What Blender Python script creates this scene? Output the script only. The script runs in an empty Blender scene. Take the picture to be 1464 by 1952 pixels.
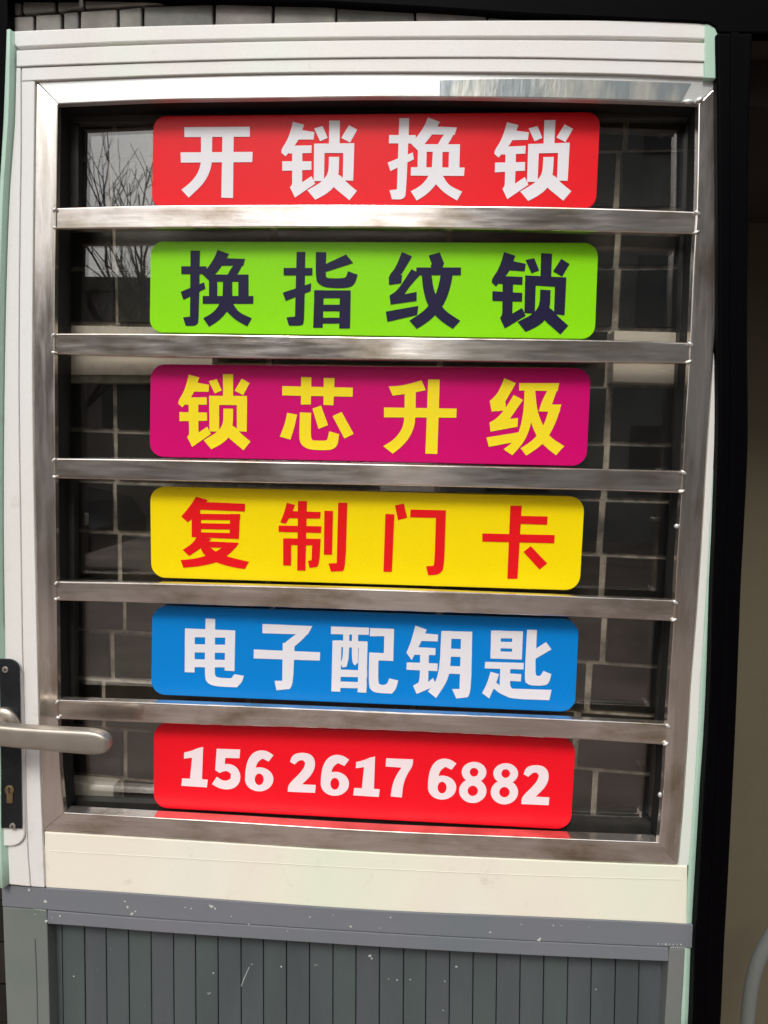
import bpy, bmesh, math, random
from mathutils import Vector, Matrix
from mathutils.geometry import delaunay_2d_cdt
random.seed(4)
S = bpy.context.scene
C = S.collection
# ---------------------------------------------------------------- camera
F_PX = 1398.36                      # focal length in pixels of the 1464 x 1952 photograph
Z0 = 1.95
def rot3(a, b, c):
    return (Matrix.Rotation(a, 3, 'X') @ Matrix.Rotation(b, 3, 'Y') @ Matrix.Rotation(c, 3, 'Z'))
RM = rot3(*[math.radians(v) for v in (4.8195, 2.4924, 1.2378)])
def to_world(v):                    # (right, down, forward) -> world
    return Vector((v[0], v[2], -v[1]))
CAM = Vector((0.4658 - 0.4, -0.9153, Z0 - 0.4194))
RIGHT, DOWN, FWD = (to_world(RM[i]) for i in range(3))
cd = bpy.data.cameras.new('camera'); cam = bpy.data.objects.new('camera', cd); C.objects.link(cam)
cam.matrix_world = Matrix.Translation(CAM) @ Matrix((RIGHT, -DOWN, -FWD)).transposed().to_4x4()
cd.sensor_fit = 'VERTICAL'; cd.sensor_height = 24.0; cd.lens = 24.0 * F_PX / 1952.0
cd.clip_start = 0.01; cd.clip_end = 2000
S.camera = cam
# ---------------------------------------------------------------- sky, sun, exposure
SUN_EL, SUN_AZ = 47.0, 188.0        # azimuth of the sun measured from +Y clockwise
w = bpy.data.worlds.new('World'); S.world = w; w.use_nodes = True
nt = w.node_tree
sky = nt.nodes.new('ShaderNodeTexSky'); sky.sky_type = 'NISHITA'; sky.sun_disc = False
sky.sun_elevation = math.radians(SUN_EL); sky.sun_rotation = math.radians(SUN_AZ)
sky.dust_density = 4.0; sky.ozone_density = 0.6; sky.air_density = 1.2
hsv = nt.nodes.new('ShaderNodeHueSaturation'); hsv.inputs['Saturation'].default_value = 0.22
nt.links.new(sky.outputs[0], hsv.inputs['Color'])
nt.links.new(hsv.outputs[0], nt.nodes['Background'].inputs[0])
nt.nodes['Background'].inputs[1].default_value = 0.13
sl = bpy.data.lights.new('sun', 'SUN'); sl.energy = 1.3; sl.angle = math.radians(16); sl.color = (1, .975, .93)
sun = bpy.data.objects.new('sun', sl); C.objects.link(sun)
az, el = math.radians(SUN_AZ), math.radians(SUN_EL)
sd = Vector((math.sin(az) * math.cos(el), math.cos(az) * math.cos(el), math.sin(el)))
sun.rotation_euler = sd.to_track_quat('Z', 'Y').to_euler()
S.view_settings.view_transform = 'Standard'; S.view_settings.look = 'None'
S.view_settings.gamma = 1; S.view_settings.use_curve_mapping = False
S.view_settings.exposure = 0.28

# ---------------------------------------------------------------- helpers
def ray(px, py):
    return (FWD * F_PX + RIGHT * (px - 732) + DOWN * (py - 976)).normalized()
def at(px, py, Y=0.0):
    """point of the plane at depth Y that the photograph shows at this pixel"""
    d = ray(px, py); return CAM + d * ((Y - CAM.y) / d.y)
GLASS_Y = 0.042
def seen_in_glass(px, py, D):
    """street point at distance D whose mirror image shows at this pixel of the pane"""
    p = at(px, py, GLASS_Y); d = ray(px, py); d.y = -d.y
    return p + d * ((-D - p.y) / d.y)
def XZ(px, py, Y=0.0):
    p = at(px, py, Y); return (p.x, p.z)
def tag(o, label=None, cat=None, group=None, kind=None):
    if label: o['label'] = label
    if cat: o['category'] = cat
    if group: o['group'] = group
    if kind: o['kind'] = kind
    return o
def empty(name, loc=(0, 0, 0)):
    o = bpy.data.objects.new(name, None); o.location = loc; C.objects.link(o); o.empty_display_size = .05
    return o
def link(name, me, mat, parent=None, smooth=False, bevel=0, seg=2):
    o = bpy.data.objects.new(name, me); C.objects.link(o)
    if mat and not me.materials: me.materials.append(mat)
    if parent:
        o.parent = parent
        m = Matrix.Identity(4); q = parent
        while q: m = Matrix.Translation(q.location) @ m; q = q.parent
        o.matrix_parent_inverse = m.inverted()
    if smooth:
        for p in me.polygons: p.use_smooth = True
    if bevel:
        b = o.modifiers.new('bevel', 'BEVEL'); b.width = bevel; b.segments = seg; b.limit_method = 'ANGLE'
        b.angle_limit = math.radians(50); b.harden_normals = False
    return o
def mesh(name, verts, faces):
    me = bpy.data.meshes.new(name); me.from_pydata([tuple(v) for v in verts], [], faces); 
    bm = bmesh.new(); bm.from_mesh(me); bmesh.ops.recalc_face_normals(bm, faces=bm.faces); bm.to_mesh(me); bm.free()
    return me
def slab(name, xz, y0, y1, mat, parent=None, bevel=0.0, seg=2):
    n = len(xz)
    v = [(x, y0, z) for x, z in xz] + [(x, y1, z) for x, z in xz]
    f = [tuple(range(n)), tuple(range(2 * n - 1, n - 1, -1))] + [(i, (i + 1) % n, n + (i + 1) % n, n + i) for i in range(n)]
    return link(name, mesh(name, v, f), mat, parent, bevel=bevel, seg=seg)
def interp(pts, n, axis=0):
    """smooth resampling (Lagrange-free Catmull-Rom) of a polyline along an axis"""
    pts = [tuple(map(float, p)) for p in pts]
    if len(pts) == 2:
        return [(pts[0][0] + (pts[1][0] - pts[0][0]) * i / (n - 1), pts[0][1] + (pts[1][1] - pts[0][1]) * i / (n - 1)) for i in range(n)]
    a = pts[0][axis]; b = pts[-1][axis]; out = []
    o = 1 - axis
    def slope(i):
        if i == 0: return (pts[1][o] - pts[0][o]) / (pts[1][axis] - pts[0][axis])
        if i == len(pts) - 1: return (pts[-1][o] - pts[-2][o]) / (pts[-1][axis] - pts[-2][axis])
        return (pts[i + 1][o] - pts[i - 1][o]) / (pts[i + 1][axis] - pts[i - 1][axis])
    for k in range(n):
        t = a + (b - a) * k / (n - 1)
        i = 0
        while i < len(pts) - 2 and (t - pts[i + 1][axis]) * (1 if b > a else -1) > 0: i += 1
        h = pts[i + 1][axis] - pts[i][axis]; u = (t - pts[i][axis]) / h
        y = ((2*u**3 - 3*u*u + 1) * pts[i][o] + (u**3 - 2*u*u + u) * h * slope(i)
             + (-2*u**3 + 3*u*u) * pts[i + 1][o] + (u**3 - u*u) * h * slope(i + 1))
        q = [0, 0]; q[axis] = t; q[o] = y; out.append(tuple(q))
    return out
def beam(name, e0, e1, y0, y1, mat, parent=None, bevel=0.0, n=17, axis=0, Y=None, seg=2):
    """a bar between two long edges given as pixels on its front plane y0"""
    Y = y0 if Y is None else Y
    A = [XZ(x, y, Y) for x, y in interp(e0, n, axis)]; B = [XZ(x, y, Y) for x, y in interp(e1, n, axis)]
    v = []
    for (ax, az_), (bx, bz) in zip(A, B):
        v += [(ax, y0, az_), (bx, y0, bz), (bx, y1, bz), (ax, y1, az_)]
    f = []
    for i in range(n - 1):
        a = 4 * i; b = a + 4
        for k in range(4): f.append((a + k, a + (k + 1) % 4, b + (k + 1) % 4, b + k))
    f += [(0, 1, 2, 3), tuple(4 * (n - 1) + k for k in (3, 2, 1, 0))]
    return link(name, mesh(name, v, f), mat, parent, bevel=bevel, seg=seg)
def box(name, x0, x1, y0, y1, z0, z1, mat, parent=None, bevel=0.0):
    return slab(name, [(x0, z0), (x1, z0), (x1, z1), (x0, z1)], y0, y1, mat, parent, bevel)
def rounded(corners, r, n=7):
    """rounded polygon in XZ"""
    out = []; m = len(corners)
    for i in range(m):
        p = Vector(corners[i]); a = Vector(corners[i - 1]) - p; b = Vector(corners[(i + 1) % m]) - p
        rr = r[i] if isinstance(r, (list, tuple)) else r
        if rr <= 0: out.append(tuple(p)); continue
        a.normalize(); b.normalize(); p0 = p + a * rr; p1 = p + b * rr; k = .26
        for j in range(n + 1):
            t = j / n
            # conic through p0, p, p1 with weight of a circle
            wq = .7071; q = (p0 * (1-t)**2 + p * (2*wq*t*(1-t)) + p1 * t*t) / ((1-t)**2 + 2*wq*t*(1-t) + t*t)
            out.append(tuple(q))
    return out
def tube(name, pts, r, mat, parent=None, seg=12, taper=1.0, cap=True):
    v, f = [], []; n = len(pts); pts = [Vector(p) for p in pts]
    up = Vector((0.13, .2, 1)).normalized()
    for i, p in enumerate(pts):
        t = (pts[min(i + 1, n - 1)] - pts[max(i - 1, 0)]).normalized()
        a = t.cross(up); 
        if a.length < .05: a = t.cross(Vector((1, 0, 0)))
        a.normalize(); b = t.cross(a)
        rr = r[i] if isinstance(r, (list, tuple)) else r * (1 + (taper - 1) * i / (n - 1))
        for k in range(seg):
            th = 2 * math.pi * k / seg
            v.append(p + a * math.cos(th) * rr + b * math.sin(th) * rr)
    for i in range(n - 1):
        for k in range(seg):
            f.append((i*seg + k, i*seg + (k+1) % seg, (i+1)*seg + (k+1) % seg, (i+1)*seg + k))
    if cap: f += [tuple(range(seg)), tuple((n-1)*seg + k for k in range(seg))]
    return link(name, mesh(name, v, f), mat, parent, smooth=True)
def disc(name, c, r, y0, y1, mat, parent=None, n=24, bevel=0.0006):
    return slab(name, [(c[0] + r * math.cos(2*math.pi*i/n), c[1] + r * math.sin(2*math.pi*i/n)) for i in range(n)], y0, y1, mat, parent, bevel)

# ---------------------------------------------------------------- materials
def M(name, col, rough=.5, metal=0.0, spec=.5, var=0.0, var_scale=8.0, col2=None, stretch=(1, 1, 1), bump=0.0, bump_scale=200.0,
      rvar=0.0, coat=0.0, spots=None, detail=5.0, contrast=(.35, .65)):
    m = bpy.data.materials.new(name); m.use_nodes = True; n = m.node_tree; L = n.links
    b = n.nodes['Principled BSDF']
    b.inputs['Base Color'].default_value = (*col, 1); b.inputs['Roughness'].default_value = rough
    b.inputs['Metallic'].default_value = metal; b.inputs['Specular IOR Level'].default_value = spec
    b.inputs['Coat Weight'].default_value = coat
    g = n.nodes.new('ShaderNodeNewGeometry'); mp = n.nodes.new('ShaderNodeMapping'); mp.inputs['Scale'].default_value = stretch
    L.new(g.outputs['Position'], mp.inputs['Vector'])
    last = None
    if col2 is not None or var:
        no = n.nodes.new('ShaderNodeTexNoise'); no.inputs['Scale'].default_value = var_scale; no.inputs['Detail'].default_value = detail
        no.inputs['Roughness'].default_value = .6
        L.new(mp.outputs[0], no.inputs['Vector'])
        rp = n.nodes.new('ShaderNodeValToRGB'); rp.color_ramp.elements[0].position = contrast[0]; rp.color_ramp.elements[1].position = contrast[1]
        c2 = col2 if col2 is not None else tuple(c * (1 - var) for c in col)
        rp.color_ramp.elements[0].color = (*col, 1); rp.color_ramp.elements[1].color = (*c2, 1)
        L.new(no.outputs['Fac'], rp.inputs[0]); last = rp.outputs[0]
        if rvar:
            mr = n.nodes.new('ShaderNodeMapRange'); mr.inputs['From Min'].default_value = .3; mr.inputs['From Max'].default_value = .7
            mr.inputs['To Min'].default_value = rough; mr.inputs['To Max'].default_value = rough + rvar
            L.new(no.outputs['Fac'], mr.inputs[0]); L.new(mr.outputs[0], b.inputs['Roughness'])
    if spots:
        sc, th, cs = spots
        vo = n.nodes.new('ShaderNodeTexNoise'); vo.inputs['Scale'].default_value = sc; vo.inputs['Detail'].default_value = 4
        L.new(g.outputs['Position'], vo.inputs['Vector'])
        r2 = n.nodes.new('ShaderNodeValToRGB'); r2.color_ramp.elements[0].position = th; r2.color_ramp.elements[1].position = min(1, th + .03)
        L.new(vo.outputs['Fac'], r2.inputs[0])
        mx = n.nodes.new('ShaderNodeMix'); mx.data_type = 'RGBA'
        L.new(r2.outputs[0], mx.inputs[0])
        if last: L.new(last, mx.inputs[6])
        else: mx.inputs[6].default_value = (*col, 1)
        mx.inputs[7].default_value = (*cs, 1); last = mx.outputs[2]
    if last: L.new(last, b.inputs['Base Color'])
    if bump:
        nb = n.nodes.new('ShaderNodeTexNoise'); nb.inputs['Scale'].default_value = bump_scale; nb.inputs['Detail'].default_value = 3
        L.new(mp.outputs[0], nb.inputs['Vector'])
        bp = n.nodes.new('ShaderNodeBump'); bp.inputs['Strength'].default_value = bump; bp.inputs['Distance'].default_value = .002
        L.new(nb.outputs['Fac'], bp.inputs['Height']); L.new(bp.outputs[0], b.inputs['Normal'])
    return m
def paint(name, base, tint=1.0, rough=.42):
    """sheet enamel with faint pink / green / blue rainbow sheen of the screen painted on, and fine dust"""
    m = M(name, base, rough=rough, bump=.06, bump_scale=60)
    n = m.node_tree; L = n.links; b = n.nodes['Principled BSDF']
    g = n.nodes.new('ShaderNodeNewGeometry'); mp = n.nodes.new('ShaderNodeMapping'); mp.inputs['Scale'].default_value = (1, 1, .35)
    L.new(g.outputs['Position'], mp.inputs['Vector'])
    no = n.nodes.new('ShaderNodeTexNoise'); no.inputs['Scale'].default_value = 4.2; no.inputs['Detail'].default_value = 1.5
    L.new(mp.outputs[0], no.inputs['Vector'])
    rp = n.nodes.new('ShaderNodeValToRGB'); cr = rp.color_ramp
    def mixc(c): return tuple(1 + (k - 1) * tint for k in c) + (1,)
    cr.elements[0].position = .3; cr.elements[0].color = mixc((.90, 1.0, .92)); cr.elements[1].position = .7; cr.elements[1].color = mixc((.93, .95, 1.0))
    for p, c in ((.42, (1.0, .99, .95)), (.5, (1.0, .93, .93)), (.58, (1.0, .97, .98))):
        e = cr.elements.new(p); e.color = mixc(c)
    L.new(no.outputs['Fac'], rp.inputs[0])
    n2 = n.nodes.new('ShaderNodeTexNoise'); n2.inputs['Scale'].default_value = 900; n2.inputs['Detail'].default_value = 2
    L.new(g.outputs['Position'], n2.inputs['Vector'])
    mr = n.nodes.new('ShaderNodeMapRange'); mr.inputs['To Min'].default_value = .88; mr.inputs['To Max'].default_value = 1.08
    L.new(n2.outputs['Fac'], mr.inputs[0])
    x = n.nodes.new('ShaderNodeMix'); x.data_type = 'RGBA'; x.blend_type = 'MULTIPLY'; x.inputs[0].default_value = 1
    gm = n.nodes.new('ShaderNodeTexNoise'); gm.inputs['Scale'].default_value = 26; gm.inputs['Detail'].default_value = 8; gm.inputs['Roughness'].default_value = .7
    L.new(g.outputs['Position'], gm.inputs['Vector'])
    gr_ = n.nodes.new('ShaderNodeValToRGB'); gr_.color_ramp.elements[0].position = .60; gr_.color_ramp.elements[1].position = .78
    gr_.color_ramp.elements[0].color = (*base, 1); gr_.color_ramp.elements[1].color = (base[0] * .8, base[1] * .78, base[2] * .74, 1)
    L.new(gm.outputs['Fac'], gr_.inputs[0])
    L.new(rp.outputs[0], x.inputs[6]); L.new(gr_.outputs[0], x.inputs[7])
    y = n.nodes.new('ShaderNodeVectorMath'); y.operation = 'SCALE'
    L.new(x.outputs[2], y.inputs[0]); L.new(mr.outputs[0], y.inputs['Scale'])
    L.new(y.outputs[0], b.inputs['Base Color'])
    return m
def print_mat(name, col, rough=.35):
    m = M(name, col, rough=rough, spec=.22, bump=.02, bump_scale=500)
    n = m.node_tree; L = n.links; b = n.nodes['Principled BSDF']
    g = n.nodes.new('ShaderNodeNewGeometry')
    n2 = n.nodes.new('ShaderNodeTexNoise'); n2.inputs['Scale'].default_value = 1100; n2.inputs['Detail'].default_value = 2
    L.new(g.outputs['Position'], n2.inputs['Vector'])
    mr = n.nodes.new('ShaderNodeMapRange'); mr.inputs['To Min'].default_value = .85; mr.inputs['To Max'].default_value = 1.12
    L.new(n2.outputs['Fac'], mr.inputs[0])
    y = n.nodes.new('ShaderNodeVectorMath'); y.operation = 'SCALE'; y.inputs[0].default_value = col
    L.new(mr.outputs[0], y.inputs['Scale']); L.new(y.outputs[0], b.inputs['Base Color'])
    return m
def steel_mat(name, along, seed):
    m = M(name, (.80, .785, .765), rough=.16, metal=.92)
    n = m.node_tree; L = n.links; b = n.nodes['Principled BSDF']
    g = n.nodes.new('ShaderNodeNewGeometry'); mp = n.nodes.new('ShaderNodeMapping')
    mp.inputs['Scale'].default_value = (.55, 1, 5) if along == 'x' else (5, 1, .55); mp.inputs['Location'].default_value = (seed, seed * .7, 0)
    L.new(g.outputs['Position'], mp.inputs['Vector'])
    no = n.nodes.new('ShaderNodeTexNoise'); no.inputs['Scale'].default_value = 6; no.inputs['Detail'].default_value = 7; no.inputs['Roughness'].default_value = .55; no.inputs['Distortion'].default_value = .6
    L.new(mp.outputs[0], no.inputs['Vector'])
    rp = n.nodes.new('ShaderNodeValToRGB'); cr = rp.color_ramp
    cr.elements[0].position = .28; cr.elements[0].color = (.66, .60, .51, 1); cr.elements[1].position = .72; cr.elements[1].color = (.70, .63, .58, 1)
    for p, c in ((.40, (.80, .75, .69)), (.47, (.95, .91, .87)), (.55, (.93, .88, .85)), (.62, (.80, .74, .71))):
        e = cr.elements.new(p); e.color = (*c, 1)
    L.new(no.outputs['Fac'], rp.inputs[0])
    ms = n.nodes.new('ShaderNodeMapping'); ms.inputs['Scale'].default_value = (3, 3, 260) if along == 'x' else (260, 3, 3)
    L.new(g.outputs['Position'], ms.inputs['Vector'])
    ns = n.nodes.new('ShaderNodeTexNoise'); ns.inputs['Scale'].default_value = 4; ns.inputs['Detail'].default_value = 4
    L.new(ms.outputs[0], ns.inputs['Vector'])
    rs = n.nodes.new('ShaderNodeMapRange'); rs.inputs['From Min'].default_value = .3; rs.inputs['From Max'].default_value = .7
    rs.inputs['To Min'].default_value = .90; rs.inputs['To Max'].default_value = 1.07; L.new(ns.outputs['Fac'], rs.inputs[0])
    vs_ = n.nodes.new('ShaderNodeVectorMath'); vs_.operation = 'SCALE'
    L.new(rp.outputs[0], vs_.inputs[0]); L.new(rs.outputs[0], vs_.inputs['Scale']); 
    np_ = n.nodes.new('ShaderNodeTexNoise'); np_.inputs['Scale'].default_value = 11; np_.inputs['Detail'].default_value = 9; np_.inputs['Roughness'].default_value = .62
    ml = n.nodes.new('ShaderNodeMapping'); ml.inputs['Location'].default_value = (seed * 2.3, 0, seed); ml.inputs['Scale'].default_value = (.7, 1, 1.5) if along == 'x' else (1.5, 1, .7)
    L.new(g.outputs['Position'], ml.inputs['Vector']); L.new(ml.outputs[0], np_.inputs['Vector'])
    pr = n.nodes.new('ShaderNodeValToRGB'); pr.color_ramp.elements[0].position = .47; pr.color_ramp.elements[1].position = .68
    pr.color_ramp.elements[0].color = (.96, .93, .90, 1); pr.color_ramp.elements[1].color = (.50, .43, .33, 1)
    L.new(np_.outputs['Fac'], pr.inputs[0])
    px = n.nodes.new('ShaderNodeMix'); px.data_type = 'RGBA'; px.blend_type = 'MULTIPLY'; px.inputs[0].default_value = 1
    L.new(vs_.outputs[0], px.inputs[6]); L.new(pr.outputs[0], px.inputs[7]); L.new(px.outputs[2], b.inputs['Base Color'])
    n3 = n.nodes.new('ShaderNodeTexNoise'); n3.inputs['Scale'].default_value = 30; n3.inputs['Detail'].default_value = 5
    L.new(mp.outputs[0], n3.inputs['Vector'])
    mr = n.nodes.new('ShaderNodeMapRange'); mr.inputs['From Min'].default_value = .35; mr.inputs['From Max'].default_value = .65
    mr.inputs['To Min'].default_value = .12; mr.inputs['To Max'].default_value = .24
    L.new(n3.outputs['Fac'], mr.inputs[0]); L.new(mr.outputs[0], b.inputs['Roughness'])
    nb = n.nodes.new('ShaderNodeTexNoise'); nb.inputs['Scale'].default_value = 14; nb.inputs['Detail'].default_value = 3
    L.new(mp.outputs[0], nb.inputs['Vector'])
    bp = n.nodes.new('ShaderNodeBump'); bp.inputs['Strength'].default_value = .16; bp.inputs['Distance'].default_value = .001
    L.new(nb.outputs['Fac'], bp.inputs['Height']); L.new(bp.outputs[0], b.inputs['Normal'])
    return m

white = paint('white_enamel', (.79, .81, .78), tint=.9)
cream = paint('cream_enamel', (.89, .865, .735), tint=.7)
teal = paint('pale_green_cast', (.46, .66, .54), tint=.4, rough=.3)  # screen's green colour cast at the edges, painted onto the enamel
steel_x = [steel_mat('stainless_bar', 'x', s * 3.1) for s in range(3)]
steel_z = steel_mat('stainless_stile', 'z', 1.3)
grey_paint = M('blue_grey_paint', (.165, .185, .200), rough=.45, col2=(.19, .19, .215), var_scale=5, bump=.08, bump_scale=80)
grey_green = M('green_grey_paint', (.15, .18, .155), rough=.45, col2=(.19, .19, .19), var_scale=6, bump=.08, bump_scale=80)
board_mat = [M('slate_board', c, rough=.5, col2=(.062, .074, .080), var_scale=9, stretch=(1, 1, .25), bump=.15, bump_scale=140, spots=(70, .74, (.3, .3, .28)))
             for c in ((.086, .104, .106), (.080, .104, .098), (.088, .099, .108), (.084, .098, .097))]
black_gap = M('black_gap_rubber', (.006, .006, .006), rough=.7)  # shade of gaps and reveals put into black; also the tyres
dark_sash = M('charcoal_sash', (.030, .028, .025), rough=.4, var=.4, var_scale=30)
tile_mats = [M('dark_tile', c, rough=.28, var=.5, var_scale=16, bump=.12, bump_scale=60) for c in ((.014, .012, .011), (.020, .017, .014), (.012, .011, .010), (.024, .021, .015))]
reflection_tile = M('reflection_tile', (.78, .70, .60), rough=.5, var=.25, var_scale=20)
grout = M('beige_grout', (.50, .415, .34), rough=.9, var=.65, var_scale=38, bump=.5, bump_scale=300)
trim_white = M('off_white_trim', (.62, .53, .46), rough=.5, var=.25, var_scale=15, stretch=(.4, 1, 3))
black_plastic = M('black_plastic', (.0015, .0012, .0018), rough=.5, spec=.03)
block_mats = [M('grey_block', c, rough=.9, var=.35, var_scale=22, bump=.6, bump_scale=120) for c in ((.24, .235, .21), (.21, .21, .19), (.26, .24, .22))]
mortar = M('dark_mortar', (.055, .045, .035), rough=.95, bump=.6, bump_scale=200)
nickel = M('satin_nickel', (.48, .43, .37), rough=.45, metal=.8, var=.15, var_scale=30, bump=.04, bump_scale=300)
plate_dark = M('dark_plate_reflection', (.035, .040, .045), rough=.22, metal=.6, var=.4, var_scale=14)
brass = M('aged_brass', (.36, .25, .13), rough=.4, metal=.8, var=.3, var_scale=100)
chip = M('bare_chip', (.55, .57, .53), rough=.7)
rail_reflection = M('bluish_rail_reflection', (.30, .335, .345), rough=.28, metal=.5, col2=(.50, .50, .45), var_scale=16, stretch=(1.6, 1, .5), contrast=(.45, .62), bump=.3, bump_scale=60)  # colour of the reflection painted on the top rail
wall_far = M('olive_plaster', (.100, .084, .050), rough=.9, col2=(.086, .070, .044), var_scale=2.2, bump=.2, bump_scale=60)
tube_mat = M('grey_blue_tube', (.14, .15, .14), rough=.6)
glass = bpy.data.materials.new('reflective_glass'); glass.use_nodes = True
n = glass.node_tree; n.nodes.remove(n.nodes['Principled BSDF'])
tr = n.nodes.new('ShaderNodeBsdfTransparent'); tr.inputs[0].default_value = (.97, .98, .96, 1)
gl = n.nodes.new('ShaderNodeBsdfGlossy'); gl.inputs['Roughness'].default_value = .012; gl.inputs[0].default_value = (1, .98, .97, 1)
mx = n.nodes.new('ShaderNodeMixShader'); mx.inputs[0].default_value = .11
n.links.new(tr.outputs[0], mx.inputs[1]); n.links.new(gl.outputs[0], mx.inputs[2]); n.links.new(mx.outputs[0], n.nodes['Material Output'].inputs[0])

# ---------------------------------------------------------------- traced lines of the door (pixels of the photograph)
st_l_out = [(68,155),(66,300),(64,500),(63,700),(66,960),(70,1150),(73,1290),(77,1450),(82,1583)]
st_l_in  = [(110,198),(107,395),(104,560),(104,740),(106,980),(108,1150),(110,1330),(113,1450),(122,1549)]
st_r_in  = [(1332,197),(1328,400),(1322,500),(1314,690),(1308,780),(1299,940),(1291,1060),(1284,1190),(1277,1290),(1270,1410),(1265,1500),(1256,1606)]
st_r_out = [(1379,151),(1372,480),(1358,700),(1347,860),(1335,1060),(1325,1200),(1315,1320),(1311,1400),(1304,1500),(1300,1560),(1292,1648)]
gap_y    = [(70,155),(300,146),(500,141),(740,139),(1000,140),(1200,143.5),(1379,151)]
rail_bot = [(110,198),(300,190),(500,187),(740,184),(1000,187),(1200,192),(1332,197)]
BARS = [
 ([(105,396),(295,391),(700,390),(885,392),(1100,395),(1329,403)], [(105,437),(400,434),(700,434),(1000,438),(1327,446)]),
 ([(103,635),(260,635),(720,642),(1150,648),(1316,653)], [(103,675),(320,680),(720,686),(1312,693)]),
 ([(104,873),(320,876),(720,884),(1100,893),(1303,898)], [(105,912),(320,917),(720,925),(1100,934),(1299,940)]),
 ([(108,1108),(320,1112),(720,1123),(1064,1136),(1287,1145)], [(108,1145),(320,1151),(700,1163),(1064,1175),(1284,1185)]),
 ([(110,1334),(320,1341),(720,1357),(1064,1371),(1273,1381)], [(112,1371),(300,1379),(720,1392),(1090,1409),(1268,1421)]),
]
# ================================================================ large structure
ground = box('ground', -60, 60, -80, 6, -.15, 0, M('brown_paving', (.23, .17, .145), rough=.8, var=.5, var_scale=1.3, bump=.3, bump_scale=20))
tag(ground, kind='structure')

# grey block wall over the door
wall_top = empty('block_wall', (0, .10, 2.1))
tag(wall_top, 'weathered grey block wall showing above the white door frame', 'wall', kind='thing')
zt = 2.6
slab('mortar_bed', [XZ(-700, 40, .012), XZ(-700, -700, .012), XZ(1900, -700, .012), XZ(1900, 40, .012), XZ(1300, 75, .012), XZ(0, 85, .012)], .012, .07, mortar, wall_top)
course = [(-300, 60), (15, 28), (102, 23), (154, 18), (219, 14), (290, 8), (406, 3), (600, -3), (1000, -6), (1700, 20)]
def cy(x):
    for a, b in zip(course, course[1:]):
        if x <= b[0]: return a[1] + (b[1] - a[1]) * (x - a[0]) / (b[0] - a[0])
    return course[-1][1]
def block(x0, x1, top, bot, k):
    j = lambda: random.uniform(-1.2, 1.2)
    g = 2.4
    pts = [(x0 + g + j(), bot(x0) - g + j()), (x1 - g + j(), bot(x1) - g + j()), (x1 - g + j(), top(x1) + g + j()), (x0 + g + j(), top(x0) + g + j())]
    slab('brick', [XZ(a, b, .002) for a, b in pts], .002 + random.uniform(0, .003), .02, block_mats[k % 3], wall_top, bevel=.0022)
lower = [-260, -120, 10, 64, 118, 150, 224, 271, 408, 520, 640, 792, 930, 1080, 1230, 1400]
for k, (a, b) in enumerate(zip(lower, lower[1:])): block(a, b, cy, lambda x: 80, k)
upper = [-260, -100, 40, 106, 160, 330, 470, 640, 800, 960, 1120, 1300, 1450]
for k, (a, b) in enumerate(zip(upper, upper[1:])): block(a, b, lambda x: cy(x) - 75, cy, k + 1)

# tiled wall behind the glass and left of the door
tw = empty('tile_wall', (0, .12, 0))
tag(tw, 'dark glazed tile wall with rough beige joints behind the barred glass', 'wall', kind='thing')
TY = .080
slab('grout', [XZ(-420, 2600, TY), XZ(-420, 150, TY), XZ(1392, 150, TY), XZ(1340, 2600, TY)], TY, .3, grout, tw)
rows = [(102,70),(204,180),(306,289),(410,400),(514,511),(618,629),(722,737),(820,847),(916,954),(1012,1061),(1106,1165),(1199,1268),(1292,1362),(1384,1474),(1476,1569),(1572,1668)]
colx = {'t': (-200, 222, 520, 850, 1170, 1480)}
def row_y(r, x): l, q = rows[r]; return l + (q - l) * (x - 170) / 1060.0
def col_shift(c, y): 
    if c == 1: return 222 + (y - 870) * .012
    if c >= 4: return (1173, 1385)[c - 4] - (y - 500) * .052
    return colx['t'][c] - (y - 500) * .02 * (c - 1)
joint = [0, 6, -5, 2, 5, -4, 0, 0, -3, 4, 13, -12, -30, 10, 4, 0]
k = 0
for r in range(len(rows) - 1):
    for c in range(5):
        g = 6.0
        def P(cc, rr, sx, sy):
            x = col_shift(cc, row_y(rr, 700)) + (joint[r] if 0 < cc < 5 else 0) + sx * g * (.75 if cc == 1 else 1) + random.uniform(-1.3, 1.3); return XZ(x, row_y(rr, x) + sy * (g - 2.2 + random.uniform(-.7, .9)), TY)
        jit = random.uniform(0, .0012)
        pts = [P(c, r + 1, 1, -1), P(c + 1, r + 1, -1, -1), P(c + 1, r, -1, 1), P(c, r, 1, 1)]
        mat = tile_mats[(k * 7 + r) % 4]
        pale = r == 14 and c == 0
        if pale: mat = reflection_tile  # white reflection in the glass painted as a pale tile
        slab('tile', pts, TY - (.022 if pale else .004) - jit, TY + .004, mat, tw, bevel=.001)
        k += 1
# tiles at the left edge of the picture, seen beside the grey lower part of the door
for r, (ya, yb) in enumerate([(1400,1477),(1477,1556),(1556,1636),(1636,1716),(1716,1796),(1796,1876),(1876,1950),(1950,2030)]):
    slab('tile', [XZ(-150, yb - 2, .045), XZ(24, yb - 2, .045), XZ(24, ya + 2, .045), XZ(-150, ya + 2, .045)], .045, .055, tile_mats[r % 4], tw, bevel=.0008)
slab('grout', [XZ(-200, 2200, .05), XZ(30, 2200, .05), XZ(30, 1200, .05), XZ(-200, 1200, .05)], .05, .09, grout, tw)
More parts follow.
